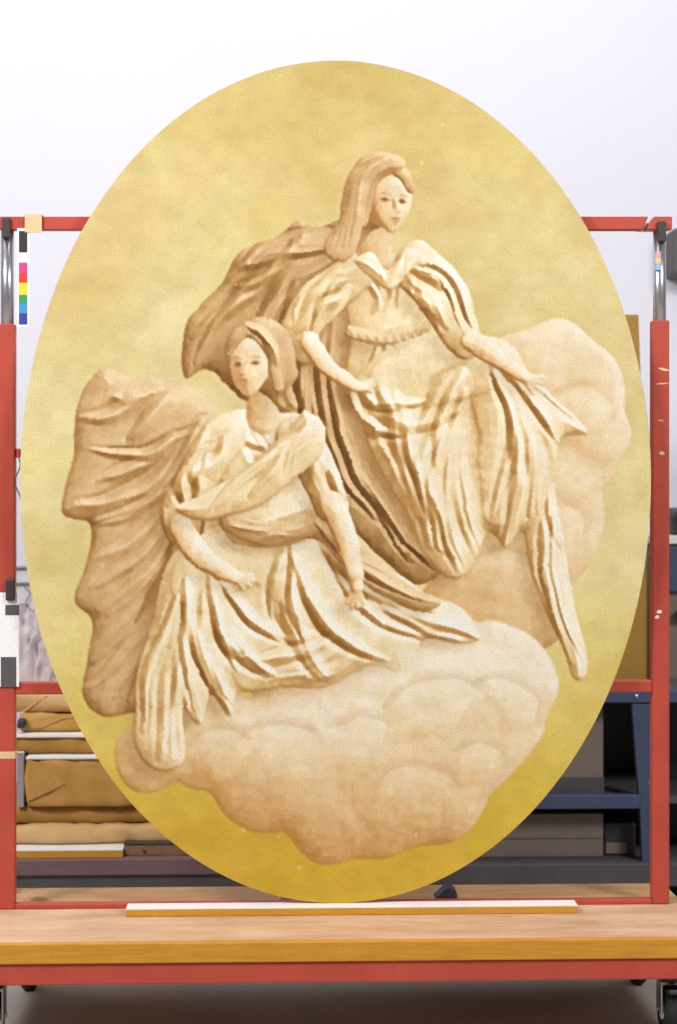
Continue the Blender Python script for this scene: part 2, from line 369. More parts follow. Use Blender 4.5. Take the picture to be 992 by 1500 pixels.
    for x, y, r in [(330, 1080, 66), (400, 1130, 96), (500, 1160, 104), (610, 1130, 110), (705, 1050, 98), (758, 1010, 56), (560, 1206, 58), (480, 1222, 46), (640, 1180, 52), (700, 1120, 44), (220, 1100, 52), (300, 1110, 50), (600, 980, 110), (480, 1040, 110), (730, 975, 64)]: blob(c, x, y, r, rng.uniform(-3, 6), .3)
    c.h = blur(c.h, 7)*1.5+5*fbm(120, 80, 131)
    put(c, P_CLOUD, bias=.12-.30*sstep(1040, 1250, gy)-.12*sstep(420, 180, gx), soft=5, cast=.10, edge=.4, zs=1.2)
    def puffs(L_):                                        # billows indicated with a few arcs of the brush
        for (x, y, R_, a0, a1) in L_:
            an = np.linspace(a0, a1, 7)+rng.normal(0, .04, 7); q_ = R_*(1+rng.normal(0, .04, 7))
            arc = lambda o: [(x+(q_[i]+o)*np.cos(an[i]), y+(q_[i]+o)*np.sin(an[i])*.82) for i in range(7)]
            stroke(arc(6), 9, (206, 160, 106), .16); stroke(arc(1), 4.0, (190, 142, 88), .12); stroke(arc(-16), 15, (253, 243, 220), .30); stroke(arc(-36), 18, (246, 228, 190), .2)
    puffs([(790, 660, 66, 3.6, 5.8), (852, 600, 46, 3.9, 6.6), (740, 870, 78, 3.9, 6.3), (806, 770, 52, 4.0, 6.6)])
    # ---- long brown mantle hanging behind the lower figure
    g = G(10, True)
    g.poly([(318, 590), (250, 548), (196, 552), (150, 540), (118, 590), (104, 650), (90, 742), (132, 764), (122, 830), (108, 880), (136, 905), (122, 960), (116, 1010), (150, 1046), (210, 1040), (256, 1090), (280, 1010), (310, 860), (336, 700)], 0, 22, 12)
    g.rays((300, 610), [(112, 650), (96, 735), (118, 700), (130, 760), (126, 820)], 17, 11, -.16)
    g.rays((298, 640), [(116, 875), (140, 900), (128, 965), (150, 1030), (124, 1000)], 17, 11, -.14)
    g.rays((300, 690), [(180, 1030), (210, 1040), (240, 1070), (230, 960), (270, 960), (200, 900)], 16, 10, -.08)
    g.rays((250, 560), [(150, 580), (120, 610), (180, 640)], 13, 12, -.1)
    put(g, P_BROWN, gain=1.0, bias=.13, zs=.80, cast=.45, edge=.8)
    # ---- dark mantle of the upper figure
    g = G(10, True)
    g.poly([(548, 300), (500, 318), (462, 330), (440, 318), (396, 352), (344, 372), (322, 420), (296, 452), (280, 476), (274, 548), (310, 540), (350, 580), (400, 600), (440, 680), (490, 760), (560, 820), (612, 850), (648, 806), (610, 690), (566, 560), (556, 420)], 0, 22, 12)
    g.rays((540, 340), [(330, 400), (300, 450), (284, 500), (290, 535), (350, 560), (410, 540)], 18, 11, .14)
    g.rays((480, 430), [(600, 820), (560, 780), (620, 820), (520, 740), (480, 690), (450, 640), (540, 700)], 17, 11, .10)
    g.rays((440, 330), [(350, 390), (330, 430)], 14, 9, -.2)
    put(g, P_BROWN, gain=.95, bias=.0, zs=.80, cast=.5, edge=.8)
    # ---- upper figure: gown
    g = G(12, True)
    g.poly([(498, 392), (540, 374), (600, 372), (640, 388), (634, 450), (622, 500), (650, 570), (520, 590), (514, 490), (504, 440)], 12, 26, 22)
    g.rays((548, 470), [(520, 396), (546, 382), (566, 384)], 9, 6, .1); g.rays((590, 470), [(600, 384), (620, 392), (634, 410)], 9, 6, -.1)
    g.rays((570, 500), [(530, 580), (560, 590), (600, 585), (634, 570)], 10, 7, .05)
    put(g, P_CREAM, bias=.10, zs=.95, cast=.5, edge=.5)
    g = G(14, True)
    g.poly([(512, 560), (560, 528), (630, 520), (690, 500), (748, 508), (790, 560), (856, 628), (816, 642), (806, 700), (832, 790), (860, 968), (838, 996), (818, 930), (786, 850), (770, 780), (742, 806), (716, 770), (688, 812), (660, 846), (628, 826), (606, 760), (560, 670)], 4, 24, 16)
    g.chain([(580, 566, 22, 44), (660, 546, 36, 46), (724, 540, 44, 36)], .6, k=30)
    g.chain([(724, 545, 36, 36), (740, 640, 24, 40), (736, 740, 12, 30)], .5, k=30)
    g.chain([(580, 590, 16, 44), (626, 680, 18, 46), (660, 780, 8, 34)], .45, k=30)
    g.rays((724, 528), [(850, 626), (812, 650), (806, 706), (776, 770), (742, 800), (716, 760)], 17, 11, -.10)
    g.rays((700, 540), [(690, 806), (662, 840), (630, 820), (640, 700), (610, 640)], 17, 12, .12)
    g.rays((560, 560), [(612, 750), (640, 800), (590, 680)], 15, 11, -.06)
    g.rays((806, 700), [(838, 985), (850, 960), (822, 920), (828, 800)], 13, 7, .05)
    g.rays((520, 556), [(620, 590), (680, 600), (600, 640)], 13, 10, .22)
    put(g, P_CREAM, bias=.09, zs=.90, cast=.55, edge=.75)
    # girdle
    g = G(4, True)
    g.poly([(508, 474), (560, 490), (628, 476), (630, 496), (562, 512), (510, 494)], 2, 7, 5)
    put(g, P_BROWN, bias=.16, cast=.35, zs=.8, edge=.8)
    for i in range(9): stroke([(516+13*i, 484+9*np.sin(.3+i*.31)-2), (522+13*i, 492+9*np.sin(.3+i*.31))], 3.2, (246, 224, 180), .7)
    # sleeves and arms, upper figure
    g = G(14, True)
    g.chain([(512, 396, 6, 34), (470, 432, 8, 34), (440, 474, 8, 30), (452, 510, 6, 24)], .7)
    g.fan([(520, 370), (470, 400), (420, 470)], [(530, 420), (490, 460), (460, 515)], 6, 12, 7, 4)
    put(g, P_CREAM, bias=-.02, zs=.9, cast=.45)
    g = G(8)
    g.chain([(452, 500, 0, 15), (478, 536, 4, 13), (504, 556, 4, 10)], .9); g.chain([(504, 556, 2, 11), (524, 566, 2, 9), (540, 566, 0, 5)], .9)
    for dx, dy in [(546, 556), (548, 564), (544, 573)]: g.chain([(524, 566, 2, 5), (dx, dy, 0, 3.2)], .9, k=3, smooth=False)
    put(g, P_SKIN, zs=.8, bias=.05, cast=.35)
    g = G(14, True)
    g.chain([(612, 392, 6, 36), (650, 430, 8, 36), (676, 480, 8, 32), (690, 506, 6, 24)], .7)
    g.fan([(600, 370), (660, 390), (700, 480)], [(600, 430), (630, 470), (665, 515)], 6, 12, 7, 4)
    put(g, P_CREAM, bias=.02, zs=.9, cast=.45)
    g = G(8)
    g.chain([(690, 496, 0, 16), (722, 520, 4, 14), (752, 540, 4, 10)], .9); g.chain([(752, 540, 2, 12), (772, 552, 2, 9)], .9)
    for dx, dy in [(796, 550), (796, 560), (790, 568), (782, 574)]: g.chain([(768, 550, 2, 5), (dx, dy, 0, 3.2)], .9, k=3, smooth=False)
    put(g, P_SKIN, zs=.8, bias=.05, cast=.35)
    # heads --------------------------------------------------------------
    def head(cx, cy, R, ang, yaw, hair_pal, hair_bias, veil=False):
        ca, sa = np.cos(ang), np.sin(ang)
        T = lambda u, w: (cx+(u*ca-w*sa)*R, cy+(u*sa+w*ca)*R)     # u right, w down in the head's frame
        def ch(g, pts, flat=.8, k=4): return g.chain([(*T(p[0], p[1]), p[2]*R, p[3]*R) for p in pts], flat, k=k)
        g = G(8); ch(g, [(yaw*-.15, .7, 0, .5), (yaw*-.2, 1.2, -.05, .46), (yaw*-.2, 1.7, -.3, .55)], .6, 8)     # neck
        put(g, P_SKIN, zs=1.1, bias=.0, cast=.0, edge=.15, soft=5)
        g = G(12); ch(g, [(-yaw*.25, -.5, 0, .95), (-yaw*.5, .1, 0, .85), (-yaw*.62, .75, -.1, .42)], .7, 10)
        for i in range(6):
            u0 = -yaw*(.35+.12*i)
            ch(g, [(u0, -.6+.1*i, 0, .2), (u0-yaw*.25, .1+.05*i, .05, .22), (u0-yaw*.05, .7, 0, .2), (u0-yaw*.3, 1.2+.1*(i % 3), -.1, .14)], .7, 5)
        for i in range(8):
            a = -.2+i*.16
            g.ridge([T(-yaw*(-.4+a*.2), -1.35+.1*i), T(-yaw*(.45+.05*i), -.75+.18*i), T(-yaw*.7, .2+.13*i)], 8, R*.13)
        put(g, hair_pal, bias=hair_bias, zs=.9, cast=.3)
        g = G(10)
        ch(g, [(yaw*.10, -.42, .1, .70), (yaw*.14, .05, .12, .66), (yaw*.2, .48, .08, .46), (yaw*.24, .78, .06, .26)], .85, 8)
        f = yaw*.36
        g.ridge([T(f*.75, -.1), T(f*1.0, .12), T(f*1.2, .30)], R*.10, R*.10)
        put(g, P_SKIN, zs=1.0, bias=.10, cast=.28, edge=.5, cast_off=(-5, 7))
        UM = (140, 86, 34); MD = (196, 142, 80); HI = (255, 250, 236)
        sd_ = -1
        stroke([T(sd_*.50+f*.2, -.25), T(sd_*.48+f*.2, .2), T(sd_*.34+f*.3, .6), T(f*.5-.1, .88)], R*.16, MD, .55)       # shaded cheek
        for s_, wdt in ((-1, 1. if yaw > 0 else .78), (1, .78 if yaw > 0 else 1.)):
            u = f*.72+s_*.31*wdt
            stroke([T(u-.17*wdt, .0), T(u, -.045), T(u+.17*wdt, .0)], R*.075, MD, .65)
            stroke([T(u-.15*wdt, .02), T(u-.02, -.035), T(u+.15*wdt, .02)], R*.032, UM, .85)
            stroke([T(u-.01, .012), T(u+.01, .02)], R*.05, UM, .8, False)
            stroke([T(u-.12*wdt, .065), T(u, .085), T(u+.12*wdt, .06)], R*.022, MD, .7)
            stroke([T(u-.2*wdt, -.15), T(u-.02, -.215), T(u+.2*wdt, -.16)], R*.035, UM, .5)
        stroke([T(f*.62-yaw*.02, -.1), T(f*.78-.05, .12), T(f*.95-.10, .30)], R*.05, MD, .7)
        stroke([T(f*1.05-.12, .335), T(f*1.1, .355), T(f*1.1+.1, .33)], R*.035, UM, .65)
        stroke([T(f*.9, -.05), T(f*1.05, .14), T(f*1.2, .28)], R*.035, HI, .6)
        stroke([T(f*.95-.17, .535), T(f*1.0, .515), T(f*1.0+.16, .53)], R*.035, UM, .75)
        stroke([T(f*.95-.12, .60), T(f*1.0, .615), T(f*1.0+.11, .595)], R*.045, (206, 150, 96), .8)
        stroke([T(f*.95-.08, .70), T(f*.95, .71), T(f*.95+.08, .70)], R*.04, MD, .6)
        stroke([T(f*.5+.1, .30), T(f*.5+.24, .34)], R*.10, HI, .35); stroke([T(f*.4-.1, -.55), T(f*.4+.2, -.55)], R*.16, HI, .45)
        g = G(6)                                                  # fringe
        ch(g, [(yaw*.1, -1.12, .5, .22), (-yaw*.35, -.85, .5, .26), (-yaw*.62, -.3, .4, .22), (-yaw*.66, .3, .3, .18), (-yaw*.72, .8, .2, .2)], .6)
        ch(g, [(yaw*.1, -1.12, .5, .2), (yaw*.5, -.85, .5, .2), (yaw*.78, -.4, .3, .14)], .6)
        for i in range(5):
            g.ridge([T(yaw*(.2-.05*i), -1.25+.05*i), T(-yaw*(.3+.08*i), -.95+.1*i), T(-yaw*(.55+.07*i), -.1+.1*i)], 5, R*.07)
        put(g, hair_pal, bias=hair_bias+.08, zs=.8, cast=.2)
        if veil:
            g = G(10); ch(g, [(yaw*.3, -1.22, .4, .2), (-yaw*.3, -1.2, .5, .3), (-yaw*.8, -.7, .5, .34), (-yaw*1.0, .1, .4, .36), (-yaw*1.05, .9, .3, .4), (-yaw*1.3, 1.6, .2, .5)], .5)
            for i in range(4): g.ridge([T(-yaw*(.1+.1*i), -1.35+.06*i), T(-yaw*(.72+.1*i), -.7+.05*i), T(-yaw*(.85+.12*i), .5), T(-yaw*(1.0+.2*i), 1.6)], 8, R*.12)
            put(g, P_BROWN, bias=.12, zs=.85, cast=.25)
    head(566, 292, 47, .10, 1, P_BROWN, -.04, True)
    g = G(6, True)
    g.poly([(512, 372), (540, 366), (566, 396), (596, 366), (622, 374), (600, 398), (568, 424), (536, 400)], 4, 10, 7)
    g.rays((567, 414), [(520, 374), (544, 372), (592, 372), (614, 378)], 6, 4, .05)
    put(g, P_CREAM, bias=.12, cast=.3, zs=.85, edge=.7)
    # ---- lower figure: skirts over the knees
    g = G(14, True)
    g.poly([(330, 784), (400, 770), (456, 776), (520, 816), (596, 846), (650, 890), (704, 936), (664, 946), (622, 936), (590, 982), (540, 960), (480, 1000), (420, 984), (352, 1000), (334, 1048), (306, 1016), (288, 1058), (262, 1034), (268, 1108), (240, 1124), (206, 1100), (192, 1050), (206, 986), (220, 920), (242, 850), (280, 806)], 4, 24, 16)
    g.chain([(396, 806, 24, 46), (330, 822, 38, 44), (286, 852, 44, 38)], .6, k=30)
    g.chain([(286, 856, 40, 38), (258, 930, 24, 38), (232, 1010, 8, 26)], .55, k=30)
    g.chain([(410, 830, 20, 44), (480, 872, 32, 46), (530, 914, 28, 38)], .5, k=30)
    g.chain([(530, 920, 24, 36), (450, 962, 14, 36), (370, 980, 6, 30)], .45, k=30)
    g.rays((284, 840), [(206, 1090), (236, 1118), (262, 1100), (284, 1050), (306, 1010), (210, 1010)], 17, 11, .06)
    g.rays((306, 836), [(334, 1040), (352, 990), (400, 984), (430, 940)], 17, 12, .12)
    g.rays((420, 800), [(480, 990), (540, 955), (586, 970), (450, 930), (400, 900)], 16, 12, .12)
    g.rays((460, 790), [(620, 934), (664, 940), (700, 936), (640, 896), (560, 850)], 14, 10, .08)
    g.rays((528, 912), [(440, 990), (380, 990), (360, 960)], 14, 9, -.16)
    put(g, P_CREAM, bias=.13, zs=.92, cast=.55, edge=.75)
    # trunk
    g = G(12, True)
    g.poly([(322, 612), (352, 598), (400, 600), (448, 612), (462, 660), (450, 720), (452, 790), (390, 806), (334, 790), (336, 720), (318, 660)], 16, 26, 22)
    g.rays((392, 740), [(340, 630), (360, 610), (424, 612), (446, 632), (392, 640)], 9, 7, .1)
    g.rays((396, 760), [(340, 790), (370, 800), (420, 800), (446, 790)], 9, 7, .1)
    g.ridge([(338, 606), (380, 650), (438, 602)], 9, 6)
    put(g, P_CREAM, bias=.18, zs=1.05, cast=.45, edge=.5)
    # sash
    g = G(8, True)
    g.poly([(326, 744), (390, 764), (458, 746), (520, 786), (570, 836), (640, 876), (622, 894), (566, 872), (500, 832), (452, 796), (392, 806), (330, 780)], 4, 16, 10)
    g.rays((440, 770), [(336, 752), (332, 770), (380, 790)], 9, 6, -.1); g.rays((450, 764), [(560, 836), (630, 880), (580, 866), (510, 826)], 11, 6, .06)
    put(g, P_BROWN, bias=.12, zs=.85, cast=.5, edge=.8)
    # arms of the lower figure
    g = G(10)
    g.chain([(326, 640, 10, 34), (288, 700, 12, 30), (262, 752, 12, 27), (262, 776, 10, 22)], .8)
    g.fan([(300, 620), (262, 690), (236, 770)], [(350, 650), (310, 710), (290, 775)], 5, 12, 8, 4)
    put(g, P_CREAM, bias=.0, zs=.9, cast=.45)
    g = G(8)
    g.chain([(264, 772, 4, 19), (292, 812, 8, 17), (326, 836, 8, 12)], .9); g.chain([(326, 836, 6, 13), (346, 846, 6, 10)], .9)
    for dx, dy in [(372, 842), (373, 851), (368, 859), (358, 864)]: g.chain([(344, 846, 5, 5.5), (dx, dy, 2, 3.4)], .9, k=3, smooth=False)
    put(g, P_SKIN, zs=.8, bias=.06, cast=.4)
    g = G(10)
    g.chain([(436, 640, 10, 32), (468, 694, 12, 29), (486, 742, 12, 25)], .8)
    g.fan([(420, 620), (450, 690), (466, 755)], [(462, 620), (500, 690), (510, 750)], 5, 12, 8, 3)
    put(g, P_CREAM, bias=.04, zs=.9, cast=.4)
    g = G(8)
    g.chain([(486, 738, 4, 19), (508, 790, 6, 16), (520, 838, 8, 12)], .9); g.chain([(520, 838, 6, 12), (524, 858, 6, 10)], .9)
    for dx, dy in [(508, 882), (516, 887), (525, 888), (534, 882)]: g.chain([(523, 858, 5, 5.5), (dx, dy, 2, 3.4)], .9, k=3, smooth=False)
    put(g, P_SKIN, zs=.8, bias=.06, cast=.4)
    head(372, 532, 46, -.06, -1, P_BROWN, -.05)
    # mantle edge thrown over the shoulder
    g = G(8, True)
    g.poly([(446, 600), (476, 622), (470, 660), (424, 700), (372, 742), (300, 764), (256, 742), (300, 722), (352, 690), (404, 640)], 6, 18, 12)
    g.rays((458, 616), [(270, 744), (300, 756), (360, 736), (410, 694), (340, 706)], 12, 7, .07)
    put(g, P_CREAM, bias=.06, zs=.85, cast=.55, edge=.8)
    # near cloud wisps
    c = G(40)
    for x, y, r in [(560, 1035, 52), (630, 1020, 62), (690, 1005, 52), (500, 1070, 56), (430, 1085, 60), (370, 1090, 44), (740, 1020, 44)]: blob(c, x, y, r, rng.uniform(-5, 6), .45)
    c.h = blur(c.h, 9)*1.3+4*fbm(90, 60, 181)
    put(c, P_CLOUD, bias=.22, soft=22, cast=0, edge=0, zs=1.4)
    puffs([(650, 1062, 86, 3.5, 6.2), (735, 1040, 56, 4.0, 6.8), (530, 1105, 66, 3.9, 5.4), (410, 1110, 64, 3.4, 5.9), (610, 1170, 62, 3.5, 6.0), (325, 1100, 42, 3.4, 5.8), (700, 1120, 40, 3.8, 6.4)])
    img = st['img']
    img = kuwa(img, 2)
    jx = np.clip((np.arange(W)[None, :]+.6*vnoise(17, 17, 501)+.2*vnoise(6, 6, 505)).round().astype(int), 0, W-1); jy = np.clip((np.arange(Hh)[:, None]+.6*vnoise(17, 17, 503)+.2*vnoise(6, 6, 507)).round().astype(int), 0, Hh-1)
    img = img[jy, jx]
    lo = np.stack([blur(img[..., c], 7) for c in range(3)], -1); img = np.clip(img+.30*(img-lo), 0, 1)
    img = img*(1+.035*fbm(22, 17, 201, 3)[..., None]+.03*fbm(120, 120, 211, 2)[..., None]*np.array([.5, 1, 1.6]))
    fl = np.random.default_rng(5)
    for i in range(40):                                  # small losses in the paint
        x, y, r = fl.uniform(60, 930), fl.uniform(110, 1300), fl.uniform(.8, 2.2)
        q = np.exp(-(((gx-x)**2+(gy-y)**2)/(r*r)))[..., None]*.8; img = img*(1-q)+q*np.array([.97, .94, .86])
    return np.clip(img, 0, 1).astype(np.float32), X0, Y0, S

# ================================================================ setting
WALL_Y = 1.6
def sheet(name, verts, m):
    me = bpy.data.meshes.new(name); me.from_pydata(verts, [], [(0, 1, 2, 3)]); o = obj(name, me, m); o['kind'] = 'structure'; return o
sheet('floor', [(-6, -6, 0), (6, -6, 0), (6, WALL_Y+.05, 0), (-6, WALL_Y+.05, 0)], M['floor'])
wl = bx('wall', -6, 6, WALL_Y, WALL_Y+.2, -.02, 4.6, M['wall'], bev=0); wl['kind'] = 'structure'

# ================================================================ trolley
PT = .225                          # top of the platform board
T = thing('display_trolley', 'red steel trolley frame with plywood platform and telescopic posts carrying the oval painting', 'trolley', (0, 0, 0))
bx('platform_board', -.775, .775, -.25, .044, PT-.021, PT, M['ply'], T, .0015); bx('shaded_rear_board', -.775, .775, .0445, .25, PT-.021, PT-.0006, M['plyrear'], T, .0015)  # rear part split off so its colour can carry the shade
bx('platform_edge', -.777, .777, -.268, -.2502, PT-.0425, PT-.0015, M['plyedge'], T, .002)
bx('platform_bearer', -.765, .765, -.24, .24, PT-.0415, PT-.0215, M['plyedge'], T, .001)
zr = PT-.0430
bx('front_rail', -.770, .770, -.262, -.222, zr-.044, zr, M['red'], T, .003)
bx('rear_rail', -.770, .770, .215, .245, zr-.044, zr, M['red'], T, .003)
for s in (-1, 1): bx('side_rail', s*.75-.018, s*.75+.018, -.221, .214, zr-.043, zr-.001, M['red'], T, .003)
FY0, FY1 = .030, .060              # the upright frame stands behind the painting
lx0, lx1 = WX(-3, .03), WX(21.5, .03); rx0, rx1 = WX(956, .03), WX(981, .03)
zc = WZ(471, .03); zt0, zt1 = WZ(336, .03), WZ(316.5, .03)
for (a, b, zz) in ((lx0, lx1, WZ(476, .03)), (rx0, rx1, WZ(467, .03))):
    bx('post', a, b, FY0, FY1, PT+.0005, zz, M['red'], T, .003)
    c = (a+b)/2; w = (b-a)*.42
    cyl('inner_tube', (c, (FY0+FY1)/2, (zz-.05+zt0+.002)/2), 'z', min(w, .0145), zt0+.002-zz+.05, M['steel'], T, 32, .0005)
    bx('tube_clamp', c-w*.55, c+w*.62, FY0-.010, FY0+.003, WZ(352, .03), WZ(322, .03), M['black'], T, .003)
top = lambda px, py: W(px, py, .03)
prism('top_rail', [top(-1, 317), top(950, 317), top(942, 336), top(-1, 336)], FY0, FY1-.002, M['red'], T, .002)
prism('corner_piece', [top(958, 317), top(985, 317), top(985, 336), top(947, 336)], FY0, FY1-.002, M['red'], T, .002)
bx('corner_bracket', WX(930, .07), WX(975, .07), FY1-.001, FY1+.006, zt0+.004, zt1-.006, M['white'], T, .001)
bx('middle_rail', lx1+.0005, rx0-.0005, FY0+.002, FY1-.002, WZ(1016, .03), WZ(998, .03), M['red'], T, .003)
bx('bottom_rail', lx1+.0005, rx0-.0005, FY0+.002, FY1-.002, PT+.0005, PT+.011, M['red'], T, .002)
# lug and wire loop on the left post
lz = WZ(664, .03)
bx('lug', lx1+.0003, lx1+.012, FY0+.006, FY1-.008, lz-.010, lz+.010, M['red'], T, .003)
tube('wire_loop', [(lx1+.006+.006*math.sin(a*1.3), FY0+.004, lz-.006-.095*(a/6)) for a in [i*.25 for i in range(25)]], .0016, M['grey'], T)
bz = WZ(1104, .03)
bx('tape_band', lx0-.0012, lx1+.0012, FY0-.0012, FY1+.001, bz-.008, bz+.008, M['tape'], T, .0008)
# flakes and scraps of tape on the right post
def scrap(px, py, w, h, m, rot, nm):
    x, z = W(px, py, FY0-.001); bm = bmesh.new()
    n = 9; vs_ = [bm.verts.new((w/2*math.cos(2*math.pi*i/n)*random.uniform(.7, 1.15), 0, h/2*math.sin(2*math.pi*i/n)*random.uniform(.7, 1.15))) for i in range(n)]
    f = bm.faces.new(vs_); r = bmesh.ops.extrude_face_region(bm, geom=[f])
    for g in r['geom']:
        if isinstance(g, bmesh.types.BMVert): g.co.y = -.0008
    return obj(nm, mesh_from(bm, nm), m, T, (x, FY0-.0002, z), (0, rot, 0))
scrap(966, 896, .013, .009, M['white'], -.5, 'paint_flake'); scrap(962.5, 904, .011, .008, M['white'], -.4, 'paint_flake')
scrap(972, 541, .026, .007, M['tape'], .25, 'tape_scrap'); scrap(970, 562, .030, .004, M['tape'], -.08, 'tape_scrap'); scrap(970, 664, .016, .008, M['tape'], .2, 'tape_scrap')
scrap(968, 616, .016, .004, M['tape'], .1, 'tape_scrap')
# castors
zb = zr-.044
for sx, sy in ((-1, -1), (1, -1), (-1, 1), (1, 1)):
    cx, cy = sx*.705, sy*.195
    if sy < 0: cx = .690 if sx > 0 else -.722
    ca = bpy.data.objects.new('castor', None); COL.objects.link(ca); ca.parent = T; ca.location = (cx, cy, zb)
    bx('mounting_plate', cx-.035, cx+.035, cy-.035, cy+.035, zb-.006, zb-.0005, M['steel'], ca, .001)
    cyl('swivel', (cx, cy, zb-.014), 'z', .021, .017, M['black'], ca)
    for s in (-1, 1): bx('fork_cheek', cx+s*.021-.0025, cx+s*.021+.0025, cy-.014, cy+.032, zb-.088, zb-.020, M['steel'], ca, .002)
    bx('fork_crown', cx-.0235, cx+.0235, cy-.018, cy+.022, zb-.026, zb-.0185, M['steel'], ca, .002)
    wr = (zb-.0005)/2*.80; wc = wr+.0003
    cyl('wheel', (cx, cy+.016, wc), 'x', wr, .030, M['rubber'], ca, 32, .004)
    cyl('hub', (cx, cy+.016, wc), 'x', wr*.45, .034, M['white'], ca, 24, .002)
    cyl('axle', (cx, cy+.016, wc), 'x', .006, .052, M['steel'], ca, 12, .001)
    bx('brake_lever', cx-.014, cx+.014, cy-.055, cy-.016, zb-.040, zb-.030, M['black'], ca, .003, (R(-14), 0, 0))

# ================================================================ batten and painting
bh = .0190
by0, by1 = -.048, -.002
BT = thing('batten', 'long white-topped wooden batten lying on the platform under the oval painting', 'batten', (0, -.03, PT))
b0, b1 = WX(185, by0), WX(846, by0)
bx('wood_strip', b0, b1, by0, by1, PT+.0004, PT+bh-.004, M['battwood'], BT, .0015)
bx('white_top', b0-.0006, b1+.0006, by0-.0006, by1, PT+bh-.0038, PT+bh, M['white'], BT, .0008)

PY = -.016                         # front of the canvas
OX = WX(494.5, PY); OZT = WZ(89, PY); OZB = PT+bh+.0004
OCZ = (OZT+OZB)/2; OB = (OZT-OZB)/2; OA = (WX(956.5, PY)-WX(32.5, PY))/2
PN = thing('oval_painting', 'large oval unframed painting in gold and cream tones of draped figures on clouds', 'painting', (OX, PY, OZB))
img, PX0, PY0, PS = paint_oval()
def bil(px, py):
    x = np.clip((px-PX0)/PS, 0, img.shape[1]-1.001); y = np.clip((py-PY0)/PS, 0, img.shape[0]-1.001)
    i = x.astype(int); j = y.astype(int); fx = (x-i)[:, None]; fy = (y-j)[:, None]
    return (img[j, i]*(1-fx)+img[j, i+1]*fx)*(1-fy)+(img[j+1, i]*(1-fx)+img[j+1, i+1]*fx)*fy
NR, NC = 760, 560
u = np.linspace(0, 1, NR); vv = .55*(2*u-1)-.45*np.cos(np.pi*u); vv[0] += .0005; vv[-1] -= .0005
ss = np.linspace(-1, 1, NC)
hw = np.sqrt(np.maximum(1-vv*vv, 1e-6))
XX = (ss[None, :]*hw[:, None]).ravel(); ZZ = np.repeat(-vv, NC)
co = np.zeros((NR*NC, 3), np.float32); co[:, 0] = XX*OA; co[:, 2] = ZZ*OB
me = bpy.data.meshes.new('canvas'); me.vertices.add(NR*NC); me.vertices.foreach_set('co', co.ravel())
idx = np.arange(NR*NC).reshape(NR, NC)
q = np.stack([idx[:-1, :-1], idx[1:, :-1], idx[1:, 1:], idx[:-1, 1:]], -1).reshape(-1, 4)
me.loops.add(q.size); me.loops.foreach_set('vertex_index', q.ravel().astype(np.int32))
me.polygons.add(len(q)); me.polygons.foreach_set('loop_start', np.arange(0, q.size, 4, dtype=np.int32)); me.polygons.foreach_set('loop_total', np.full(len(q), 4, np.int32))
me.update(calc_edges=True)
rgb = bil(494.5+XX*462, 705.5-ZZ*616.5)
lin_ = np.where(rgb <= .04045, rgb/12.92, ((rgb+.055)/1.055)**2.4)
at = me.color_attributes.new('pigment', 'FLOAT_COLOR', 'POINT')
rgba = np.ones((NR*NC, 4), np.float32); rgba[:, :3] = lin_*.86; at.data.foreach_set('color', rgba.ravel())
m = bpy.data.materials.new('painted_canvas'); m.use_nodes = True; nt = m.node_tree; N = nt.nodes; L = nt.links
b = N['Principled BSDF']; b.inputs['Roughness'].default_value = .62; b.inputs['Specular IOR Level'].default_value = .25
ca = N.new('ShaderNodeVertexColor'); ca.layer_name = 'pigment'
tc = N.new('ShaderNodeTexCoord')
n1 = N.new('ShaderNodeTexNoise'); n1.inputs['Scale'].default_value = 260; n1.inputs['Detail'].default_value = 2; L.new(tc.outputs['Object'], n1.inputs['Vector'])
r1 = N.new('ShaderNodeValToRGB'); r1.color_ramp.elements[0].position = .36; r1.color_ramp.elements[1].position = .62
r1.color_ramp.elements[0].color = (.80, .78, .70, 1); r1.color_ramp.elements[1].color = (1.06, 1.05, 1.03, 1)
mx = N.new('ShaderNodeMixRGB'); mx.blend_type = 'MULTIPLY'; mx.inputs[0].default_value = .5
L.new(n1.outputs[0], r1.inputs[0]); L.new(ca.outputs[0], mx.inputs[1]); L.new(r1.outputs[0], mx.inputs[2]); L.new(mx.outputs[0], b.inputs['Base Color'])
w1 = N.new('ShaderNodeTexWave'); w1.bands_direction = 'X'; w1.inputs['Scale'].default_value = 260; w1.inputs['Distortion'].default_value = .6
w2 = N.new('ShaderNodeTexWave'); w2.bands_direction = 'Z'; w2.inputs['Scale'].default_value = 260; w2.inputs['Distortion'].default_value = .6
for w_ in (w1, w2): L.new(tc.outputs['Object'], w_.inputs['Vector'])
ma = N.new('ShaderNodeMath'); ma.operation = 'ADD'; L.new(w1.outputs['Fac'], ma.inputs[0]); L.new(w2.outputs['Fac'], ma.inputs[1])
mb = N.new('ShaderNodeMath'); mb.operation = 'ADD'; L.new(ma.outputs[0], mb.inputs[0]); L.new(n1.outputs[0], mb.inputs[1])
bp = N.new('ShaderNodeBump'); bp.inputs['Strength'].default_value = .18; bp.inputs['Distance'].default_value = .001; L.new(mb.outputs[0], bp.inputs['Height']); L.new(bp.outputs[0], b.inputs['Normal'])
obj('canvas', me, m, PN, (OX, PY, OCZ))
M['tack'] = mat('canvas_turnover', (224, 200, 160), .7, .14, 14, bump=.1, col2=(186, 140, 84))
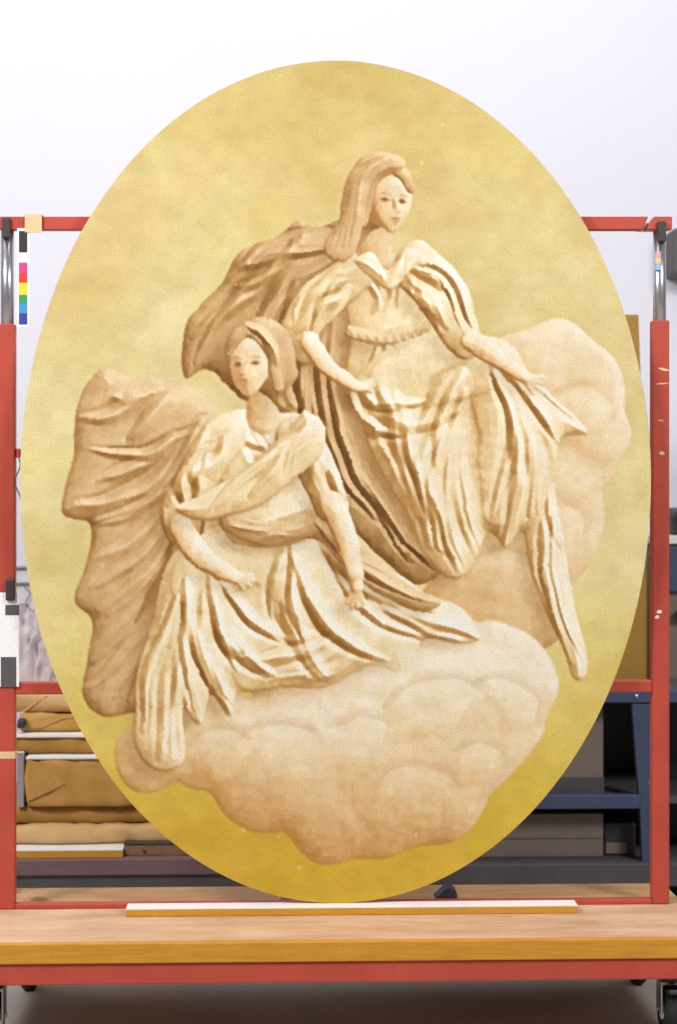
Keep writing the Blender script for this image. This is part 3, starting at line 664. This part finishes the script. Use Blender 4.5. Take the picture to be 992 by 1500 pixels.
def ring(name, a0, b0_, a1, b1_, y0, y1, m_, n=240):      # elliptical hoop of rectangular section
    bm = bmesh.new(); rs = []
    for i in range(n):
        t = 2*math.pi*i/n; c, s = math.cos(t), math.sin(t); wv = 1+.0012*math.sin(5*t+1)+.0008*math.sin(13*t)
        rs.append([bm.verts.new((a*c*wv, y, b_*s*wv)) for a, b_, y in ((a0, b0_, y0), (a0, b0_, y1), (a1, b1_, y1), (a1, b1_, y0))])
    for i in range(n):
        p, q_ = rs[i], rs[(i+1) % n]
        for k in range(4): bm.faces.new((p[k], p[(k+1) % 4], q_[(k+1) % 4], q_[k]))
    return obj(name, mesh_from(bm, name, True), m_, PN, (OX, PY, OCZ))
ring('turned_edge', OA*.9995, OB*.9995, OA*.985, OB*.989, .0006, .012, M['tack'])
ring('stretcher', OA*.996, OB*.9965, OA*.90, OB*.925, .0125, .034, M['battwood'])
for dz in (-.4, .0, .4):
    hx = OA*.905*math.sqrt(1-(dz/(OB*.93))**2); bx('crossbar', OX-hx, OX+hx, PY+.0130, PY+.0325, OCZ+dz-.03, OCZ+dz+.03, M['battwood'], PN, .001)
bx('back_lining', OX-.30, OX+.30, PY+.004, PY+.008, OCZ-.7, OCZ+.7, M['plain'], PN, .0005)

# ================================================================ colour and grey cards, tapes
CY = FY0-.004
x, z = W(35, 408, CY)
CC = thing('colour_control_card', 'narrow white card with rainbow colour patches hanging from the red top rail', 'colour card', (x, CY, W(35, 482, CY)[1]))
bx('card', WX(25, CY), WX(43.5, CY), CY, CY+.0015, WZ(481, CY), WZ(337, CY), M['cardw'], CC, .0003)
for (y0, y1, c, nm) in ((341, 372, (52, 48, 50), 'black'), (387, 402, (226, 62, 140), 'magenta'), (402.4, 416, (222, 58, 40), 'red'), (416.4, 434, (240, 214, 50), 'yellow'), (434.4, 446, (52, 160, 90), 'green'), (446.4, 461, (60, 150, 214), 'sky blue'), (461.4, 477, (66, 62, 168), 'violet')):
    o = bx('patch', WX(28, CY), WX(40, CY), CY-.0008, CY-.0002, WZ(y1, CY), WZ(y0, CY), mat('ink_'+nm.replace(' ', '_'), c, .5, .05, 30), CC, 0); o['label'] = nm+' colour patch'
x0, z0 = W(37, 341, FY0); x1, z1 = W(62, 315, FY0)
tp = thing('masking_tape', 'strip of beige masking tape wrapped over the red top rail', 'tape', (x0, FY0, z0))
bx('front_strip', x0, x1, FY0-.006, FY0-.0046, z0, z1+.001, M['tape'], tp, .0005); bx('top_fold', x0, x1, FY0-.0046, FY1+.002, z1-.0004, z1+.001, M['tape'], tp, .0004)
x0, z0 = W(-6, 1006, CY); x1, z1 = W(28, 868, CY)
GC = thing('grey_scale_card', 'white card with black patches fixed low on the red left post', 'grey scale', ((x0+x1)/2, CY, z0))
bx('card', x0, x1, CY, CY+.0015, z0, z1, M['cardw'], GC, .0003)
for (xa, xb, ya, yb) in ((8, 28.5, 885, 900), (1.5, 24, 961, 1004)):
    bx('patch', WX(xa, CY), WX(xb, CY), CY-.0008, CY-.0002, WZ(yb, CY), WZ(ya, CY), M['grey_k'] if 'grey_k' in M else M['dgrey'], GC, 0)
x0, z0 = W(9, 880, CY); x1, z1 = W(22.5, 848, CY)
cl = bx('card_clip', x0, x1, CY-.009, CY-.0012, z0, z1, M['black'], None, .004); tag(cl, 'small black clip holding the top of the white grey scale card', 'clip')
sy = FY0-.006
st_ = thing('painted_reflection', 'tiny strip of red, yellow and blue squares imitating a card reflected in the steel right tube', 'reflection', (WX(964, sy), sy, WZ(394, sy)))  # coloured squares imitate the colour card reflected in the steel tube
for (a, b_, c, nm) in ((366, 374, (232, 170, 180), 'pink'), (374.4, 384, (236, 206, 150), 'cream'), (384.4, 393, (150, 190, 226), 'blue')):
    o = bx('square', WX(961, sy), WX(968, sy), sy, sy+.0098, WZ(b_, sy), WZ(a, sy), mat('reflection_'+nm, c, .5, .05, 30), st_, 0)

# small things lying on the platform
x, z = W(654, 1291, .12)
wd = prism('rubber_wedge', [(x-.028, PT+.0005), (x+.024, PT+.0005), (x+.022, PT+.016), (x+.008, PT+.026), (x-.004, PT+.022)], .10, .15, mat('blue_black_rubber', (58, 62, 84), .6, .1, 20), None, .003)
tag(wd, 'small dark wedge on the platform behind the painting', 'wedge')
x = WX(424, .015)
ch = lumpy('paper_scrap', x-.022, x+.022, .036, .06, PT+.0113, PT+.026, M['white'], None, .003, 5, .006, 40, .004)
ch.location.y = .09; ch.location.z = PT+.0085
tag(ch, 'crumpled scrap of white paper behind the batten', 'paper')

# ================================================================ plinth and parcels on the left, behind the frame
PYF = .72
pz1 = WZ(1256, PYF); pz0 = WZ(1280, PYF)
PL = thing('storage_plinth', 'long low purple brown plinth carrying stacked parcels', 'plinth', (-.4, .9, 0))
bx('deck', -1.35, .20, PYF, 1.30, pz0, pz1, M['purple'], PL, .003)
for xx in (-1.25, -.58, .08): bx('runner', xx-.04, xx+.04, PYF+.03, 1.28, .0005, pz0-.0005, M['dgrey'], PL, .003)
bx('gap_shade_board', -1.34, .19, PYF+.012, PYF+.0295, .0005, pz0-.0005, M['dgrey'], PL, .002)  # dark board filling the gap under the deck to stand for its shade
def zf(py, Y): return WZ(py, Y)
z = pz1+.0006
bdt = WZ(1242, .735)
BD = thing('laminated_board', 'wood-edged board with a white top under the parcel stack', 'board', (-.7, .9, z))
bx('core', -1.25, WX(180, .735), .735, 1.25, z, bdt-.0035, M['battwood'], BD, .001)
bx('laminate', -1.25, WX(180, .735), .734, 1.25, bdt-.0033, bdt, M['white'], BD, .0006)
BM = thing('timber_beam', 'short weathered beam with black top strip beside the white-topped board', 'beam', (WX(240, .76), .8, z))
zz = WZ(1233, .76)
bx('timber', WX(181.5, .76), WX(300, .76), .76, .90, z, zz-.0065, M['beam'], BM, .002); bx('strip', WX(181.5, .76), WX(300, .76), .759, .90, zz-.006, zz, M['black'], BM, .001)
kx, kz = W(211, 1246, .76); cyl('knob', (kx, .757, kz), 'y', .0035, .008, M['black'], BM, 12, .0005)
def parcel(pxl, pxr, pyt, Yf, zb_, m_, label, amp, seed, depth=.42, band=None, flap=None):
    x0, x1 = WX(pxl, Yf), WX(pxr, Yf); zt = WZ(pyt, Yf)
    P_ = thing('wrapped_parcel', label, 'parcel', ((x0+x1)/2, Yf+depth/2, zb_), 'parcels stacked on the plinth')
    lumpy('wrapping', x0, x1, Yf, Yf+depth, zb_+.0005, zt, m_, P_, amp, seed, .016, 16, .009)
    if flap:                       # folded-over paper edge: polygon in pixels
        prism('flap', [W(px, py, Yf-.004) for px, py in flap], Yf-.0045, Yf-.0015, m_, P_, .001)
    if band:
        for (pa, pb) in band: bx('tape_strip', WX(pa, Yf), WX(pb, Yf), Yf-.0065, Yf-.0045, zb_+.004, zt-.003, M['tape'], P_, .0006)
    return zt
z = bdt+.0005
z = parcel(-70, 330, 1206, .800, z, M['kraft2'], 'pale wide wrapped parcel at the bottom of the stack', .009, 1)+.001
z = parcel(-60, 300, 1179, .815, z, M['kraft3'], 'dark brown wrapped parcel second from the bottom of the stack', .009, 2)+.001
z4 = z
z = parcel(37, 300, 1110, .790, z, M['kraft'], 'thick brown wrapped parcel with folded end and white foam sheet on top', .009, 3, .44,
           flap=[(39, 1112), (58, 1117), (96, 1148), (60, 1166), (39, 1174)])+.0005
fo = bx('plain_sheet', WX(38, .784), WX(300, .784), .784, 1.2, z, z+.006, M['plain'], None, .001); tag(fo, 'white foam sheet on the thick brown parcel', 'foam sheet', 'white foam sheets in the stack')  # thin off-white layer over the parcel top, a separate piece
z += .0065
# grey profile standing beside the thick parcel
gx0, gz1 = W(25, 1101, .80)
gp = bx('metal_profile', gx0, WX(35.5, .80), .80, 1.1, z4+.0005, gz1, M['steel'], None, .002); tag(gp, 'upright grey metal profile at the end of the thick parcel', 'profile')
z = parcel(22, 290, 1078, .835, z, M['kraft3'], 'brown wrapped parcel between the two white foam sheets', .009, 4)+.0005
fo = bx('plain_sheet', WX(18, .826), WX(290, .826), .826, 1.2, z, z+.007, M['plain'], None, .001); tag(fo, 'white foam sheet under the creased parcel with the dark handle', 'foam sheet', 'white foam sheets in the stack')
z += .0075
z = parcel(30, 280, 1044, .880, z, M['kraft'], 'creased brown parcel with pale folded edge second from the top', .009, 5,
           flap=[(40, 1068), (58, 1052), (84, 1047), (120, 1046), (120, 1049), (90, 1054), (62, 1066)])+.001
hx, hz = W(31, 1060, .86)
hd = lumpy('strap_end', hx-.010, hx+.012, .845, .874, hz-.012, hz+.014, M['black'], None, .003, 9, .006, 40, .006); tag(hd, 'small black strap end hanging beside the creased parcel', 'strap')
z = parcel(10, 270, 1012, .900, z, M['kraft2'], 'brown wrapped parcel on top of the stack just under the red middle rail', .009, 6,
           flap=[(30, 1043), (66, 1019), (70, 1019), (36, 1043)])+.001
# clear plastic crumpled on the stack
def crumple(name, pxs, pys, Y, m_, label, cat):
    nx, ny = 26, 26; bm = bmesh.new(); g = {}
    from mathutils import noise
    for i in range(nx+1):
        for j in range(ny+1):
            px = pxs[0]+(pxs[1]-pxs[0])*i/nx; py = pys[0]+(pys[1]-pys[0])*j/ny
            px += 5*noise.noise(Vector((i*.2, j*.2, 1))); py += 7*noise.noise(Vector((i*.17, j*.2, 9)))
            x, z_ = W(px, py, Y); yy = Y+.03*noise.noise(Vector((i*.28+j*.1, j*.07, 4)))+.012*noise.noise(Vector((i*.5, j*.4, 7)))
            g[i, j] = bm.verts.new((x, yy, z_))
    for i in range(nx):
        for j in range(ny): bm.faces.new((g[i, j], g[i+1, j], g[i+1, j+1], g[i, j+1]))
    geom = bmesh.ops.solidify(bm, geom=bm.faces[:], thickness=.002)
    return tag(obj(name, mesh_from(bm, name, True), m_), label, cat)
crumple('plastic_sheet', (26, 92), (888, 1012), .96, M['plastic'], 'crumpled pale pinkish plastic sheet standing on the top parcel', 'plastic sheet')
for py, lb in ((832, 'upper thin grey cable along the white wall'), (855, 'lower thin grey cable along the white wall')):
    zz = WZ(py, WALL_Y-.006); o = tube('wall_cable', [(-1.6+.1*i, WALL_Y-.006, zz+.002*math.sin(i)) for i in range(14)], .0045, M['grey'], None, 8); tag(o, lb, 'cable')
zz = WZ(857, WALL_Y); xx = WX(36, WALL_Y)
o = tube('hanging_wire', [(xx+.012*math.sin(i*.5)+.002*i, WALL_Y-.014, zz-.006*i-.002) for i in range(14)], .0022, M['grey'], None, 6); tag(o, 'thin wire dangling from the lower grey wall cable', 'wire')

# ================================================================ blue rack on the right, behind the frame
BY = .80
RK = thing('blue_rack', 'dark blue steel rack with shelves behind the right post', 'rack', (.55, BY+.3, 0))
rx = WX(956, BY); rl = WX(560, BY)
def zz_(py): return WZ(py, BY)
bx('top_beam', rl, rx+.30, BY, BY+.03, zz_(1031), zz_(1014), M['blue'], RK, .002)
bx('top_board', rl, rx+.30, BY+.031, BY+.56, zz_(1024), zz_(1014)-.001, M['dgrey'], RK, .002)
prism('upright', [W(926, 1031.5, BY), W(957, 1031.5, BY), W(957, 1300, BY), W(943, 1300, BY), W(938, 1186, BY)], BY+.002, BY+.028, M['blue'], RK, .001)
bx('shelf_beam', rl, WX(937, BY), BY-.002, BY+.026, zz_(1187), zz_(1167), M['blue'], RK, .002)
bx('shelf_board', rl, rx+.28, BY+.029, BY+.54, zz_(1183), zz_(1172), M['dgrey'], RK, .002)
bx('bottom_board', rl, rx+.29, BY-.02, BY+.54, zz_(1300), zz_(1266), M['dgrey'], RK, .003)
for a in (rl+.05, rx+.25): bx('foot', a-.03, a+.03, BY+.02, BY+.5, .0005, zz_(1300)-.0005, M['dgrey'], RK, .002)
bx('shade_panel', rl, rx+.29, BY+.541, BY+.555, zz_(1265.5), zz_(1024)-.001, M['black'], RK, .001)  # black panel added for the shaded depth behind the shelves
bx('upright', rl, rl+.03, BY+.002, BY+.028, zz_(1265), zz_(1187)-.0005, M['blue'], RK, .001)
bx('end_panel', rx+.275, rx+.288, BY+.03, BY+.54, zz_(1265.5), zz_(1024)-.001, M['dgrey'], RK, .001)
bx('bolt', *[v for v in (WX(930, BY), WX(935, BY))], BY-.004, BY-.0005, zz_(1024), zz_(1019), M['steel'], RK, .0015)
cy_ = BY+.07
sb = zz_(1172)+.0006
ct = thing('carton', 'grey brown carton on the middle shelf of the blue rack', 'carton', (WX(800, cy_), cy_+.1, sb))
bx('box', WX(700, cy_), WX(884, cy_), cy_, cy_+.3, sb, WZ(1036, cy_), M['carton'], ct, .003); bx('lid_band', WX(699, cy_), WX(885, cy_), cy_-.003, cy_-.0004, sb+.0005, WZ(1140, cy_), M['dgrey'], ct, .001)
bb = zz_(1266)+.0006
ct2 = thing('carton', 'wide grey brown carton on the bottom board of the blue rack', 'carton', (WX(760, cy_), cy_+.1, bb))
bx('box', WX(640, cy_), WX(884, cy_), cy_, cy_+.3, bb, WZ(1194, cy_), M['carton'], ct2, .003); bx('seam', WX(640.5, cy_), WX(883.5, cy_), cy_-.0012, cy_-.0004, WZ(1231, cy_), WZ(1229.5, cy_), M['dgrey'], ct2, 0)
ts = thing('black_case', 'small black case with a grey label on the bottom board of the rack', 'case', (WX(905, cy_), cy_+.1, bb))
bx('body', WX(887, cy_), WX(934, cy_), cy_+.02, cy_+.25, bb, WZ(1210, cy_), M['black'], ts, .004); bx('label_plate', WX(890, cy_), WX(920, cy_), cy_+.0185, cy_+.0195, WZ(1255, cy_), WZ(1239, cy_), M['carton'], ts, .0004)
# hardboard sheet standing on the rack
hy = BY+.12; hb = zz_(1014)-.0005
hp = prism('hardboard_sheet', [(WX(500, hy), hb), (WX(955, hy), hb), W(935.5, 461, hy), (WX(500, hy), WZ(455, hy))], hy, hy+.006, M['board'], None, .001)
tag(hp, 'large brown hardboard sheet standing on the blue rack behind the painting', 'board')
ds = prism('steel_strip', [(WX(951, hy-.01), hb), (WX(957, hy-.01), hb), W(957, 815, hy-.01), W(951, 815, hy-.01)], hy-.012, hy-.004, M['dgrey'], None, .001); tag(ds, 'thin dark strip standing beside the edge of the brown sheet', 'strip')
# cabinet sliver beyond the right post
cyb = 1.15
cb = thing('side_cabinet', 'dark cabinet with a white top edge by the wall beyond the right post', 'cabinet', (WX(1100, cyb), 1.35, 0))
c0 = WX(958, cyb); c1 = c0+.75
bx('top', c0, c1, cyb-.01, WALL_Y-.002, WZ(797, cyb), WZ(785, cyb), M['white'], cb, .002)
bx('carcass', c0+.01, c1-.01, cyb+.012, WALL_Y-.003, .0005, WZ(797, cyb)-.0005, M['carton'], cb, .003)
bx('drawer_front', c0+.02, c1-.02, cyb-.004, cyb+.0115, WZ(868, cyb), WZ(800, cyb), M['blue'], cb, .003); bx('door', c0+.02, c1-.02, cyb-.004, cyb+.0115, WZ(1300, cyb), WZ(1024, cyb), M['dgrey'], cb, .003); bx('handle', c0+.06, c0+.16, cyb-.020, cyb+.0005, WZ(908, cyb), WZ(896, cyb), M['black'], cb, .004)
x, z = W(990, 760, 1.25)
bg_ = lumpy('black_bag', x-.02, x+.22, 1.2, 1.4, WZ(785, cyb)+.0006, WZ(745, 1.2), M['black'], None, .012, 12, .02, 12, .03); tag(bg_, 'slouched black bag on the white cabinet top', 'bag')
x, z = W(982, 400, WALL_Y-.1)
wb = thing('wall_heater', 'dark grey box mounted on the white wall beyond the right post', 'wall box', (x+.15, WALL_Y, z))
bx('casing', x+.004, x+.30, WALL_Y-.12, WALL_Y-.0005, WZ(402, WALL_Y-.1), WZ(332, WALL_Y-.1), M['dgrey'], wb, .012); bx('vent_grille', x+.03, x+.27, WALL_Y-.1225, WALL_Y-.1195, WZ(392, WALL_Y-.1), WZ(345, WALL_Y-.1), M['black'], wb, .001)
